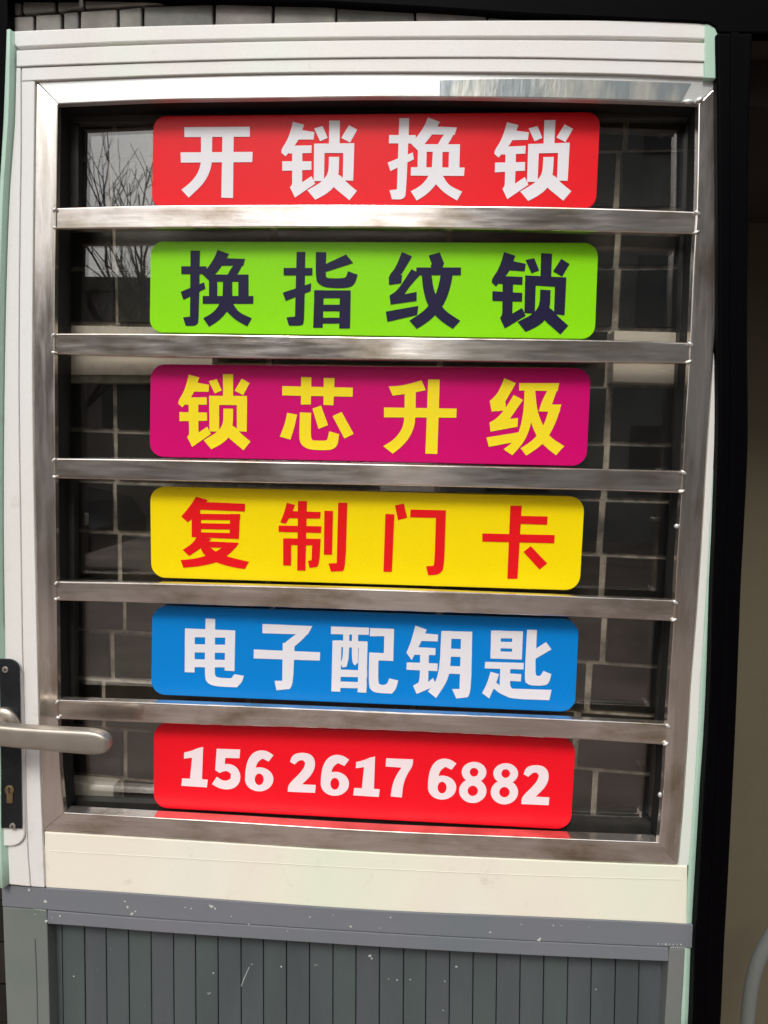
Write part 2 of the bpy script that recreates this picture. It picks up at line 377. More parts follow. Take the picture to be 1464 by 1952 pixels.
# off-white boards across the tiles
beam('trim_board', [(20,618),(405,626)], [(20,714),(405,716)], .050, .079, trim_white, tw, bevel=.001, n=3)
beam('trim_shade_band', [(20,716),(405,718)], [(20,728),(405,731)], 0.054, .079, M('greenish_shade_band', (.24,.23,.15), rough=.8, var=.3, var_scale=60), tw, n=3)  # greenish shade under the left board, painted as a strip
beam('trim_board', [(1171,630),(1420,638)], [(1168,728),(1410,736)], .050, .079, trim_white, tw, bevel=.001, n=3)

# ================================================================ the door frame (fixed)
fr = empty('door_surround', (0, .05, 0))
tag(fr, 'white enamelled outer frame around the door with a grooved head rail', 'door surround', kind='thing')
top_edge = [(13,59.5),(31,58.5),(250,50),(500,44),(740,40),(1000,38),(1200,39),(1420,46)]
g1 = [(31,90),(60,88.5),(250,80),(500,74),(740,71),(1000,70),(1200,71),(1420,77)]
g2 = [(31,96),(60,94.5),(250,86),(500,79),(740,76),(1000,76),(1200,78),(1420,84)]
g3 = [(31,128),(60,126.3),(300,118),(500,113),(740,110),(1000,110),(1200,114),(1420,120)]
off = lambda L, d: [(x, y + d) for x, y in L]
beam('head_rail', top_edge, g1, -.006, .06, white, fr, bevel=.0016, n=25)
beam('head_groove', off(g1, .6), off(g2, -.6), -.002, .06, white, fr, n=25)
beam('head_rail', g2, off(g3, -1.1), -.006, .06, white, fr, bevel=.001, n=25)
beam('head_stop', [(41, 128.8)] + off(g3, 1.1)[2:], off([(41, 156.5)] + gap_y[1:-1] + [(1420, 153.5)], -2.2), -.004, .06, white, fr, bevel=.001, n=25)
jamb_in = [(40,129),(40,300),(38,420),(36,700),(37,850),(39,980),(43,1250),(47,1400),(52,1600),(58,1690)]
jamb_mid = [(31,64),(30,129),(27,240),(20,330),(14,450),(8,700),(6,980),(9,1250),(12,1400),(14,1600),(17,1686)]
jamb_out = [(12,64),(9,129),(4,240),(-2,330),(-12,450),(-20,700),(-16,980),(-8,1250),(-3,1450),(2,1600),(3,1686)]
beam('head_green_cast', [(1343,41.5),(1420,46)], [(1343,148.5),(1420,152)], -.0066, .05, teal, fr, bevel=.001, n=5)  # added piece that carries the green screen cast
# left jamb: flat face and a rounded outer edge
def jamb(name, a, b, mat, depth, parent, n=30, ky=0.0):
    A = interp(a, n, 1); B = interp(b, n, 1); v = []; f = []; K = 7
    for p, q in zip(A, B):
        for i in range(K):
            t = i / (K - 1); x = p[0] + (q[0] - p[0]) * t; y = p[1] + (q[1] - p[1]) * t
            X, Z = XZ(x, y, -.004); v.append((X, -.004 + depth * (1 - t) ** 2, Z))
    for i in range(n - 1):
        for j in range(K - 1): f.append((i*K + j, i*K + j + 1, (i+1)*K + j + 1, (i+1)*K + j))
    o = link(name, mesh(name, v, f), mat, parent, smooth=True)
    s = o.modifiers.new('thickness', 'SOLIDIFY'); s.thickness = .02; s.offset = 0
    o.modifiers.new('bevel', 'BEVEL').width = .0005
    return o
jamb('jamb_nosing', jamb_out, jamb_mid, teal, .020, fr)
beam('jamb', [(x + .6, y) for x, y in jamb_mid[1:]], [(x - .8, y) for x, y in jamb_in], -.005, .06, white, fr, bevel=.001, n=30, axis=1)
beam('jamb_stop', [(x + .8, y) for x, y in jamb_in], [(p[0] - 1.6, p[1]) for p in [(68,129),(66,300),(64,500),(63,700),(66,960),(70,1150),(73,1290),(77,1450),(82,1590),(86,1692)]], -.003, .06, white, fr, bevel=.001, n=30, axis=1)

# ================================================================ the door leaf
door = empty('door', (0, 0, 0))
tag(door, 'white door leaf with stainless steel bars over dark glass and a grey boarded lower half', 'door', kind='thing')
# shade of the gap over the grille, made as a black strip
beam('shadow_gap', off(gap_y, -4), off(gap_y, 6), .004, .05, black_gap, door, n=25)
# stainless grille
gr = empty('grille', (0, 0, 0)); gr.parent = door
beam('reveal_shade', off(rail_bot, -30), off(rail_bot, -1), .0105, .036, black_gap, gr, n=25, Y=0)  # dark of the recess behind the rails put into black pieces
beam('reveal_shade', [(x-30, y) for x, y in st_l_in], [(x-1, y) for x, y in st_l_in], .0105, .0361, black_gap, gr, n=25, axis=1, Y=0)
beam('reveal_shade', [(x+1, y) for x, y in st_r_in], [(x+25, y) for x, y in st_r_in], .0125, .0361, black_gap, gr, n=25, axis=1, Y=0)
# rails with mitred ends
def mitre(name, a, b, mat, y1, n, axis=0):
    return beam(name, a, b, 0.0, y1, mat, gr, bevel=.0015, n=n, axis=axis, seg=3)
def mitred(name, outer, inner, y1, mat, axis, n=33):
    A = [XZ(x, y, 0) for x, y in interp(outer, n, axis)]; B = [XZ(x, y, 0) for x, y in interp(inner, n, axis)]
    v = []; f = []
    for (ax, az_), (bx, bz) in zip(A, B): v += [(ax, 0, az_), (bx, 0, bz), (bx, y1, bz), (ax, y1, az_)]
    for i in range(n - 1):
        a = 4 * i; b = a + 4
        for k_ in range(4): f.append((a + k_, a + (k_ + 1) % 4, b + (k_ + 1) % 4, b + k_))
    f += [(0, 1, 2, 3), tuple(4 * (n - 1) + k_ for k_ in (3, 2, 1, 0))]
    return link(name, mesh(name, v, f), mat, gr, bevel=.0012, seg=3)
white_steel = M('bright_brushed_steel', (.78, .785, .76), rough=.30, metal=.55, var=.12, var_scale=12, stretch=(.6, 1, 3), bump=.05, bump_scale=120)
mitred('top_rail', off(gap_y, .8), rail_bot, .010, white_steel, 0)
bot_top = [(122,1549),(420,1566),(700,1583),(1000,1596),(1256,1606)]
bot_bot = [(82,1583),(420,1604),(700,1622),(1000,1636),(1292,1648)]
mitred('bottom_rail', bot_bot, bot_top, .020, steel_x[1], 0)
mitred('stile', [(x, y) for x, y in [(69,156.5)] + st_l_out[1:]], st_l_in, .010, steel_z, 1)
mitred('stile', st_r_out, st_r_in, .012, steel_z, 1)
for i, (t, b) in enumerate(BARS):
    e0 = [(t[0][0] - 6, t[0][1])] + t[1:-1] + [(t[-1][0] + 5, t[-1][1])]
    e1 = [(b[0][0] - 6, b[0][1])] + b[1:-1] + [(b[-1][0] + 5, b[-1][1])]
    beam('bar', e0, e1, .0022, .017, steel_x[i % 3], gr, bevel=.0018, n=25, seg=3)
def bead(px, py, sx, sz, ang=0):
    c = at(px, py, -.0005); v = []; f = []; nu, nv = 10, 6
    for i in range(nv + 1):
        for j in range(nu):
            a = math.pi * i / nv; b_ = 2 * math.pi * j / nu
            x, z = sx * math.sin(a) * math.cos(b_), sz * math.cos(a)
            v.append((c.x + x * math.cos(ang) - z * math.sin(ang), c.y + .0025 * math.sin(a) * math.sin(b_), c.z + x * math.sin(ang) + z * math.cos(ang)))
    for i in range(nv):
        for j in range(nu): f.append((i*nu + j, i*nu + (j+1) % nu, (i+1)*nu + (j+1) % nu, (i+1)*nu + j))
    link('weld_bead', mesh('weld_bead', v, f), white_steel, gr, smooth=True)
for t, b in BARS:
    bead(t[-1][0], t[-1][1] + 3, .0045, .0022, -.6); bead(b[-1][0] + 1, b[-1][1] - 3, .004, .0018, .5)
    bead(t[0][0] - 1, t[0][1] + 4, .0035, .0018, .8); bead(b[0][0] - 1, b[0][1] - 3, .003, .0018, -.3)
bead(1313, 194, .0065, .003); bead(1334, 190, .005, .0028, .5); bead(1290, 1003, .0035, .003); bead(1258, 1515, .0028, .0035)
# bluish reflection on the right half of the top rail, painted as a thin strip
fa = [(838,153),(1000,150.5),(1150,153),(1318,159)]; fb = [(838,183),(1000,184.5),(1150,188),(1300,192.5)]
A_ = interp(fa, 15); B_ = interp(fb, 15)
beam('reflection_strip', fa, fb, -.0006, .0004, rail_reflection, gr, n=15)

# sash and glass
def sash_left(y): return 149 if y < 415 else (126 if y < 900 else (141 if y < 1350 else 132))
ys = [236, 405, 425, 890, 905, 1340, 1352, 1520]
sl_ = [(sash_left(y), y) for y in ys]
sr_ = [(1312,236),(1306,400),(1300,500),(1296,640),(1289,780),(1285,900),(1276,1060),(1268,1190),(1258,1290),(1252,1400),(1243,1500),(1240,1560)]
def ring_side(name, inner, dx, axis_pts):
    v = [XZ(x, y, .036) for x, y in inner] + [XZ(x + dx, y, .036) for x, y in reversed(inner)]
    return slab(name, v, .0362, .05, dark_sash, door)
ring_side('sash', sl_, -60, 1); ring_side('sash', sr_, 60, 1)
slab('sash', [XZ(60, 216, .037), XZ(1350, 210, .037), XZ(1350, 120, .037), XZ(60, 120, .037)], .0375, .0505, dark_sash, door)
slab('glazing_bead', [XZ(120, 235, .039), XZ(1325, 226, .039), XZ(1325, 212, .039), XZ(120, 218, .039)], .039, .0508, M('gasket', (.05,.05,.045), rough=.5), door, bevel=.001)
slab('sash', [XZ(70, 1560, .036), XZ(1300, 1625, .036), XZ(1300, 1571, .036), XZ(70, 1523, .036)], .0355, .0515, dark_sash, door)
slab('glass_pane', [XZ(100, 1570, GLASS_Y), XZ(1290, 1640, GLASS_Y), XZ(1345, 190, GLASS_Y), XZ(90, 190, GLASS_Y)], GLASS_Y, GLASS_Y + .005, glass, door)

# white right stile (rounded edge, green cast painted on), white lower rail
wr_in = [(x + 1.2, y) for x, y in st_r_out]
wr_mid = [(1392,151),(1384,480),(1369,700),(1358,860),(1348,1000),(1340,1110),(1335,1300),(1330,1400),(1322,1500),(1317,1600),(1308,1764)]
beam('outer_stile', [(x + 1.2, y) for x, y in st_r_out[:-1]] + [(1293, 1650)], [(1393,151),(1386,480),(1372,700),(1362,860),(1350,1060),(1342,1200),(1334,1320),(1330,1400),(1324,1500),(1320,1560),(1313,1650)], .002, .05, white, door, bevel=.001, n=33, axis=1)
def right_nosing(a, b, mat, depth, name, n=30):
    A = interp(a, n, 1); B = interp(b, n, 1); v = []; f = []; K = 7
    for p, q in zip(A, B):
        for i in range(K):
            t = i / (K - 1); x = p[0] + (q[0] - p[0]) * t; y = p[1] + (q[1] - p[1]) * t
            X, Z = XZ(x, y, .002); v.append((X, .0018 + depth * t ** 2, Z))
    for i in range(n - 1):
        for j in range(K - 1): f.append((i*K + j, i*K + j + 1, (i+1)*K + j + 1, (i+1)*K + j))
    o = link(name, mesh(name, v, f), mat, door, smooth=True)
    s = o.modifiers.new('thickness', 'SOLIDIFY'); s.thickness = .002; s.offset = -1
    return o
right_nosing([(1393,151),(1386,480),(1372,700),(1362,860),(1350,1060),(1342,1200),(1334,1320),(1330,1400),(1324,1500),(1320,1560),(1313,1650),(1306,1764),(1302,1860),(1296,2000)],
             [(1410,151),(1406,480),(1400,700),(1395,860),(1388,1060),(1380,1200),(1374,1320),(1370,1400),(1362,1500),(1356,1560),(1350,1650),(1345,1764),(1340,1860),(1335,2000)], teal, .02, 'stile_nosing')
low_top = [(18,1585),(83,1585.5),(420,1606),(700,1624),(1000,1638),(1292,1650),(1312,1650)]
grey_top = [(2,1687),(200,1700),(300,1707),(700,1735),(1000,1748),(1290,1761),(1330,1763)]
v_low_top = [(60,1585.2),(83,1585.5),(420,1606.5),(700,1624.5),(1000,1638.5),(1292,1650.5),(1311,1651)]
beam('lower_rail', [(84.5,1586)] + v_low_top[2:], [(86.5,1691.8)] + [(x, y - .8) for x, y in grey_top[1:-1]] + [(1309,1762)], .001, .05, cream, door, bevel=.0012, n=33)
beam('rail_seam', [(95,1622),(420,1640),(700,1655),(1000,1668),(1300,1677)], [(95,1623.2),(420,1641.2),(700,1656.2),(1000,1669.2),(1300,1678.2)], .0006, .002, M('fine_seam', (.70,.68,.58), rough=.6), door, n=17)
beam('lower_stile_block', [(50,1612),(86,1613)], [(57,1687),(86,1690)], .0015, .05, cream, door, n=3)
# grey kick rail, stiles and boards
kick_bot = [(90,1761),(200,1769),(300,1777),(550,1794),(800,1810),(1050,1823),(1275,1833)]
seam_y = [(12,1729),(90,1735),(300,1752),(550,1768),(800,1783),(1050,1796),(1300,1807)]
beam('kick_rail', [(3,1687.5)] + grey_top[1:-1] + [(1326,1763)], [(4,1728)] + [(x, y - .6) for x, y in seam_y[1:]] + [(1324,1808)], 0, .05, grey_paint, door, bevel=.001, n=33)
beam('kick_rail', [(90,1736)] + [(x, y + .6) for x, y in seam_y[2:-1]] + [(1275,1806.6)], kick_bot, .0004, .05, grey_paint, door, bevel=.001, n=33)
beam('lower_stile', [(5,1729.5),(9,1840),(14,1960),(20,2300)], [(89,1735),(92,1840),(95,1960),(104,2300)], .0008, .05, grey_green, door, bevel=.001, n=9, axis=1)
beam('stile_seam', [(66,1790),(69,1860),(71,1960),(76,2300)], [(67.5,1790),(70.5,1860),(72.5,1960),(77.5,2300)], .0003, .003, M('dark_seam', (.05,.07,.08), rough=.6), door, n=7, axis=1)
beam('lower_stile', [(1276,1808.5),(1271,1890),(1267,1952),(1250,2300)], [(1306,1809),(1302,1890),(1297,1960),(1282,2300)], .0006, .05, grey_green, door, bevel=.001, n=9, axis=1)
gx = [74,117,160,201,244,287,330,372,415,459,502,546,590,635,679,724,770,813,858,903,948,993,1038,1084,1129,1175,1220,1264,1308]
for i, (a, b) in enumerate(zip(gx, gx[1:])):
    gy = 1737 + (a - 90) * .06
    dxa = (a - 560) * -.00006 * 150; dxb = (b - 560) * -.00006 * 150
    pts = [XZ(a + .8 + dxa*2, 2300, .022), XZ(b - .8 + dxb*2, 2300, .022), XZ(b - .8, gy - 25, .022), XZ(a + .8, gy - 25, .022)]
    slab('board', pts, .022 + random.uniform(0, .0008), .032, board_mat[(i * 5 + i // 3) % 4], door, bevel=.0009)
slab('board_backing', [XZ(50, 2310, .03), XZ(1330, 2310, .03), XZ(1330, 1720, .03), XZ(50, 1700, .03)], .03, .045, black_gap, door)
# chipped paint flecks
bm = bmesh.new(); rr = random.Random(9)
def fleck(px, py, s, Y):
    c = at(px, py, Y); m = rr.randint(5, 7); vs = []
    for i in range(m):
        a = 2 * math.pi * i / m; r = s * rr.uniform(.35, 1)
        vs.append(bm.verts.new((c.x + r * math.cos(a), c.y, c.z + r * math.sin(a) * .9)))
    bm.faces.new(vs)
for px, py, s in [(238,1718,.0022),(243,1729,.003),(252,1741,.0035),(258,1737,.002),(353,1730,.0015),(364,1732,.0018),(402,1727,.0042),(410,1732,.0035),(474,1762,.002),(590,1748,.0018),(744,1749,.0018),(668,1766,.0025),(635,1744,.001),(934,1777,.0022),(1028,1792,.0038),(1030,1789,.002),(1055,1764,.0015),(1070,1765,.0015),(1122,1767,.0015),(994,1762,.0015),(55,1697,.003),(86,1718,.003),(114,1746,.0022),(99,1749,.0015),(67,1743,.0015),(88,1756,.0028),(440,1747,.0015),(724,1769,.0012),(548,1775,.0012)]:
    fleck(px, py, s, -.0006)
for a, b in (((66,1732.5),(87,1736)), ((1255,1799.5),(1298,1800.5)), ((1279,1806),(1304,1807))):
    for q in range(7):
        t = q / 6; fleck(a[0] + (b[0] - a[0]) * t, a[1] + (b[1] - a[1]) * t, .0015, -.0008)
for px, py, s in [(705,1822,.0032),(709,1827,.002),(536,1843,.0022),(741,1866,.0015),(757,1868,.0016),(782,1867,.0016),(407,1855,.0018),(870,1843,.0022),(848,1870,.0016),(1136,1886,.0014),(845,1926,.0013),(141,1861,.0018),(480,1838,.0014)]:
    fleck(px, py, s, .0212)
for q in range(34): fleck(460 + q * .36 + (q * q) * .003, 1880 - q * 1.1, .0009, .0212)
me = bpy.data.meshes.new('paint_chips'); bm.to_mesh(me); bm.free()
link('paint_chips', me, chip, door)['kind'] = 'stuff'

# lever handle
hd = empty('handle', (0, 0, 0)); hd.parent = door
pl = [XZ(-28, 1610, -.012), XZ(48, 1614, -.012), XZ(44, 1420, -.012), XZ(36, 1257, -.012), XZ(-30, 1255, -.012)]
slab('long_plate', rounded([XZ(-32,1613,-.009), XZ(47,1613,-.009), XZ(38,1262,-.009), XZ(-34,1258,-.009)], .018), -.009, -.003, white, hd, bevel=.0015, seg=3)
slab('plate_reflection', rounded([XZ(3,1579,-.0125), XZ(41,1580,-.0125), XZ(36.5,1257,-.0125), XZ(-34,1255,-.0125), XZ(-30,1579,-.0125)], [0, 0, .014, .014, 0]), -.0125, -.0092, plate_dark, hd, bevel=.0012, seg=3)  # dark reflection on the long plate, painted as a sheet
c = XZ(17,1507,-.015); disc('keyhole', c, .0062, -.0145, -.0124, brass, hd)
slab('keyhole', [(c[0]-.0042, c[1]-.018), (c[0]+.0042, c[1]-.018), (c[0]+.0042, c[1]-.003), (c[0]-.0042, c[1]-.003)], -.0142, -.0124, brass, hd, bevel=.001)
slab('key_slot', [(c[0]-.0008, c[1]-.004), (c[0]+.0008, c[1]-.004), (c[0]+.0008, c[1]+.004), (c[0]-.0008, c[1]+.004)], -.0149, -.0144, black_gap, hd)
for q in ((9,1277),(23,1576)):
    s_ = disc('screw', XZ(*q, -.0145), .0042, -.0142, -.0124, nickel, hd)
    qq = XZ(*q, -.0145); disc('screw_recess', qq, .0014, -.0146, -.0141, black_gap, hd, n=8, bevel=0)
# lever body: flattened tube that runs right from a round neck
LY = -.060
pts = [(-40,1400),(0,1405),(40,1409),(80,1412),(120,1415),(150,1417),(165,1418),(178,1419),(188,1420),(196,1421),(201,1421.5),(204.5,1422),(206.3,1422.2)]
half = [20,22,22.5,23,24,24.5,24.8,24,22,18.5,14.5,9,3]
v = []; f = []; SG = 28
for (px, py), h in zip(pts, half):
    c = at(px, py, LY); hh = h * (CAM.y - LY) / -F_PX
    for k in range(SG):
        a = 2 * math.pi * k / SG; ca, sa = math.cos(a), math.sin(a)
        e = .42
        v.append((c.x, LY + .009 + .009 * abs(sa) ** e * math.copysign(1, sa) * min(1, .35 + h / 30), c.z + hh * abs(ca) ** e * math.copysign(1, ca)))
for i in range(len(pts) - 1):
    for k in range(SG): f.append((i*SG + k, i*SG + (k+1) % SG, (i+1)*SG + (k+1) % SG, (i+1)*SG + k))
f += [tuple(range(SG)), tuple((len(pts)-1)*SG + k for k in range(SG))]
link('lever', mesh('lever', v, f), nickel, hd, smooth=True)
c = at(-8, 1388, -.03)
tube('neck', [(c.x, -.012, c.z), (c.x, -.03, c.z), (c.x, -.055, c.z)], .011, nickel, hd, seg=20)
tube('rosette', [(c.x, -.0125, c.z), (c.x, -.018, c.z), (c.x, -.0185, c.z)], [.022, .021, .012], nickel, hd, seg=28)

# ================================================================ signs and their lettering
SY = .027
K = 460 / 1464.0
R = [(260,200),(700,200),(260,440),(700,440),(260,680),(700,680),(260,920),(700,920),(260,1150),(700,1150),(260,1370),(700,1370)]
def rect(x0, y0, x1, y1): return [(x0,y0),(x1,y0),(x1,y1),(x0,y1)]
def ring(cx, cy, rx, ry, hx, hy, n=44):
    out = []
    for i in range(n):
        a, b = 2*math.pi*i/n, 2*math.pi*(i+1)/n
        out.append([(cx+rx*math.cos(a), cy+ry*math.sin(a)), (cx+rx*math.cos(b), cy+ry*math.sin(b)), (cx+hx*math.cos(b), cy+hy*math.sin(b)), (cx+hx*math.cos(a), cy+hy*math.sin(a))])
    return out
suo = [[(950,102),(1018,120),(990,200),(960,250),(905,312),(880,290),(880,270),(915,215),(935,160)],
 [(985,150),(1080,165),(1075,210),(965,210)], [(925,248),(1063,245),(1062,292),(925,295)], [(885,342),(1062,342),(1062,394),(885,400)],
 [(945,260),(1007,260),(1005,480),(945,480)], [(945,450),(1005,450),(1005,470),(1062,432),(1085,478),(962,562),(932,500),(945,482)],
 [(1078,142),(1130,128),(1160,200),(1115,220)], [(1170,95),(1235,95),(1232,250),(1168,250)], [(1290,122),(1340,150),(1297,228),(1243,200)],
 [(1078,235),(1322,232),(1320,292),(1078,292)], [(1078,235),(1142,235),(1138,462),(1076,462)], [(1256,235),(1322,235),(1315,460),(1252,457)],
 [(1168,315),(1230,315),(1228,400),(1222,440),(1200,500),(1145,545),(1085,575),(1037,518),(1120,470),(1155,430),(1167,390)],
 [(1205,420),(1236,425),(1275,470),(1338,522),(1292,578),(1240,535),(1195,498),(1180,470)]]
huan = [[(328,120),(385,120),(378,545),(368,568),(345,577),(298,575),(283,525),(325,520)], rect(272,215,425,262), [(268,370),(410,312),(418,350),(285,418)],
 [(492,115),(562,140),(530,195),(480,262),(440,302),(398,262),(440,215),(475,160)], [(520,165),(660,170),(648,212),(495,210)],
 [(655,172),(640,215),(605,275),(548,275),(590,200)], rect(440,265,680,308), rect(440,265,490,402), [(527,265),(580,265),(582,402),(522,402)], rect(618,265,680,402),
 [(402,395),(710,395),(708,442),(402,442)], [(520,400),(585,400),(572,450),(548,492),(500,545),(440,582),(405,530),(460,500),(500,455)],
 [(530,440),(585,440),(620,495),(700,530),(672,580),(600,540),(548,490),(530,465)]]
G = {}
G['open'] = (0, [[(290,135),(688,132),(688,193),(292,195)], [(268,288),(705,285),(703,347),(270,350)],
 [(392,190),(460,190),(458,340),(452,385),(430,440),(395,490),(318,562),(273,515),(330,470),(370,420),(388,370),(392,340)], [(522,190),(590,190),(586,565),(515,562)]])
G['zhi'] = (2, [[(972,128),(1025,128),(1018,545),(1010,568),(985,577),(925,575),(910,525),(962,520)], rect(893,225,1068,270), [(888,375),(1060,318),(1058,365),(905,425)],
 [(1088,128),(1152,130),(1147,275),(1160,288),(1260,288),(1275,275),(1283,245),(1342,265),(1330,310),(1310,335),(1270,348),(1150,345),(1110,325),(1088,300)],
 [(1140,205),(1272,143),(1315,195),(1145,250)], [(1080,360),(1137,360),(1130,588),(1072,588)], [(1235,362),(1300,362),(1296,592),(1230,592)],
 rect(1078,361,1300,408), rect(1078,448,1298,487), rect(1077,527,1297,562)])
G['wen'] = (3, [[(210,128),(272,155),(232,222),(198,278),(132,326),(130,272),(172,225)], [(130,280),(212,268),(206,318),(132,328)],
 [(268,232),(325,262),(262,330),(225,385),(300,370),(300,425),(142,447),(135,392),(175,368),(215,315)], [(112,490),(310,455),(303,510),(122,552)],
 [(372,150),(440,130),(467,200),(398,215)], [(385,205),(465,198),(455,230),(390,230)], rect(298,222,569,269),
 [(330,262),(390,262),(398,330),(418,400),(455,465),(500,505),(565,545),(520,595),(465,560),(415,518),(360,440),(338,350)],
 [(446,262),(520,262),(505,340),(482,410),(450,470),(380,545),(300,595),(255,545),(340,490),(385,440),(422,370),(440,300)]])
G['xin'] = (4, [[(885,178),(1313,188),(1312,243),(885,235)], [(1000,123),(1062,125),(1058,290),(998,290)], [(1137,128),(1202,130),(1195,295),(1135,292)],
 [(915,340),(975,352),(958,430),(935,503),(870,485),(900,410)],
 [(992,338),(1060,340),(1057,490),(1070,508),(1150,510),(1160,500),(1170,452),(1230,470),(1222,530),(1205,555),(1170,568),(1060,565),(1020,550),(995,525),(988,490)],
 [(1068,315),(1120,297),(1163,415),(1105,438)], [(1190,360),(1245,335),(1318,468),(1262,497)]])
G['sheng'] = (5, [[(130,180),(200,177),(265,162),(330,143),(355,203),(290,217),(155,237)], [(228,195),(295,195),(292,390),(280,440),(250,500),(205,550),(155,588),(97,543),(155,508),(195,465),(218,420),(226,370)],
 [(102,308),(543,315),(540,370),(102,368)], [(370,138),(440,138),(425,590),(353,588)]])
G['ji'] = (5, [[(832,130),(902,160),(865,225),(832,282),(762,335),(743,270),(795,220)], [(745,280),(838,270),(842,325),(755,333)],
 [(888,232),(945,262),(905,320),(865,377),(915,372),(912,425),(748,455),(742,400),(785,375),(835,320)], [(723,490),(940,455),(935,510),(738,547)],
 [(922,160),(1165,160),(1155,208),(922,205)], [(955,190),(1018,190),(1010,330),(985,440),(950,520),(880,598),(827,562),(895,510),(930,430),(950,320)],
 [(1110,170),(1165,162),(1120,290),(1175,290),(1168,335),(1040,332),(1058,275),(1085,220)],
 [(1105,290),(1177,290),(1155,370),(1120,450),(1070,530),(965,600),(930,555),(1010,505),(1065,430),(1098,340)],
 [(985,190),(1018,190),(1030,330),(1065,415),(1110,490),(1195,542),(1145,598),(1060,530),(1005,440),(985,350)]])
G['fu'] = (6, [[(362,85),(432,105),(395,160),(350,210),(310,240),(272,205),(320,150)], [(385,116),(660,128),(658,175),(370,163)],
 [(345,140),(388,150),(385,200),(335,200)], rect(335,188,392,330), [(568,190),(628,190),(622,342),(565,338)],
 [(335,188),(630,192),(628,228),(335,225)], [(335,245),(625,250),(625,286),(335,280)], [(335,300),(622,307),(620,342),(335,330)],
 [(368,325),(455,340),(400,390),(320,445),(280,408),(340,370)], [(415,355),(622,365),(600,398),(410,392)],
 [(545,365),(622,365),(580,420),(500,480),(400,505),(285,517),(268,470),(370,460),(460,430),(520,395)],
 [(385,380),(440,385),(480,420),(560,452),(683,480),(657,525),(560,508),(470,480),(400,430)]])
G['zhi4'] = (6, [[(912,122),(962,135),(940,195),(905,250),(873,240),(895,185)], [(925,172),(1118,178),(1115,218),(915,215)], [(863,260),(1122,265),(1120,305),(863,298)],
 [(980,112),(1035,112),(1025,535),(975,532)], [(890,338),(940,338),(938,503),(890,502)], [(890,338),(1118,341),(1115,381),(890,378)],
 [(1068,341),(1118,341),(1110,490),(1095,512),(1050,517),(1040,475),(1062,470)], [(1140,170),(1193,172),(1187,437),(1137,437)],
 [(1224,122),(1280,122),(1268,515),(1250,537),(1180,540),(1165,490),(1215,488)]])
G['men'] = (7, [[(168,138),(222,127),(243,212),(187,227)], [(110,190),(165,192),(150,542),(98,540)], [(263,163),(478,168),(475,215),(260,210)],
 [(418,170),(478,170),(467,510),(450,545),(420,560),(370,562),(357,507),(400,505),(408,490)]])
G['ka'] = (7, [[(868,140),(938,140),(912,583),(850,583)], [(925,202),(1095,205),(1092,255),(925,250)], [(698,308),(1138,318),(1135,368),(698,357)], [(948,420),(992,385),(1092,490),(1045,527)]])
G['dian'] = (8, [[(420,92),(478,95),(475,420),(478,440),(495,452),(575,455),(595,430),(652,440),(640,480),(610,510),(480,505),(430,485),(413,445)],
 [(295,152),(355,155),(353,420),(293,418)], [(295,152),(600,165),(598,210),(295,205)], [(295,247),(597,253),(595,302),(295,297)], [(295,338),(595,345),(595,390),(295,387)], [(540,162),(600,165),(595,412),(535,408)]])
G['zi'] = (8, [[(765,125),(1068,138),(1040,190),(765,182)], [(1068,138),(1030,200),(960,262),(890,248),(975,180)], [(888,240),(960,250),(950,490),(930,520),(850,528),(838,470),(885,470)], [(712,280),(1115,297),(1113,348),(712,335)]])
o2 = 440 / K
G['pei'] = (8, [[(1180,140),(1412,148),(1410,192),(1180,187)], [(1190,225),(1245,225),(1237,537),(1183,535)], [(1350,230),(1403,232),(1395,543),(1342,540)], [(1190,225),(1403,232),(1400,272),(1190,264)],
 [(1255,185),(1292,185),(1290,330),(1275,385),(1250,390),(1238,362),(1253,330)], [(1308,185),(1345,185),(1345,360),(1325,378),(1306,352)],
 [(1190,400),(1400,408),(1400,450),(1190,445)], [(1185,472),(1398,480),(1397,517),(1185,512)]] +
 [[(x + o2, y) for x, y in p] for p in ([(18,150),(163,155),(160,200),(15,200)], [(105,155),(163,155),(158,350),(100,348)], [(12,298),(158,305),(155,350),(12,345)],
 [(12,300),(70,300),(65,480),(80,495),(110,495),(125,480),(133,455),(188,468),(175,520),(150,548),(60,545),(25,530),(8,500)])])
G['yao'] = (9, [[(292,135),(362,160),(330,228),(270,345),(238,300),(270,220)], [(320,180),(430,190),(428,232),(310,228)], [(285,265),(415,272),(413,315),(280,312)], [(240,358),(428,365),(425,412),(238,403)],
 [(322,270),(375,275),(370,490),(318,480)], [(318,450),(370,478),(400,452),(418,500),(300,550),(278,500),(312,480)],
 [(450,168),(512,168),(505,400),(482,480),(418,575),(368,535),(420,470),(440,380)], [(450,168),(637,172),(635,217),(450,215)], [(500,275),(635,280),(635,327),(500,324)], [(495,380),(633,385),(630,432),(492,427)],
 [(570,172),(637,172),(630,530),(610,570),(540,578),(515,520),(560,520)]])
G['chi'] = (9, [[(752,165),(812,165),(808,335),(748,335)], [(880,168),(945,170),(938,342),(878,340)], [(752,165),(945,170),(944,214),(750,212)], [(750,232),(942,236),(941,276),(750,272)], [(748,290),(940,296),(938,342),(748,335)],
 [(715,355),(950,362),(948,402),(713,395)], [(808,395),(868,398),(865,500),(880,518),(1118,525),(1105,588),(880,580),(830,560),(800,520)], [(855,425),(935,430),(932,475),(855,470)],
 [(748,415),(800,430),(780,490),(740,578),(697,545),(730,480)], [(770,470),(812,505),(845,565),(800,545),(757,508)],
 [(970,160),(1030,162),(1018,425),(1030,440),(1050,440),(1070,410),(1117,430),(1105,480),(1080,500),(990,500),(960,480),(955,440)], [(1008,285),(1085,235),(1118,280),(1012,342)]])
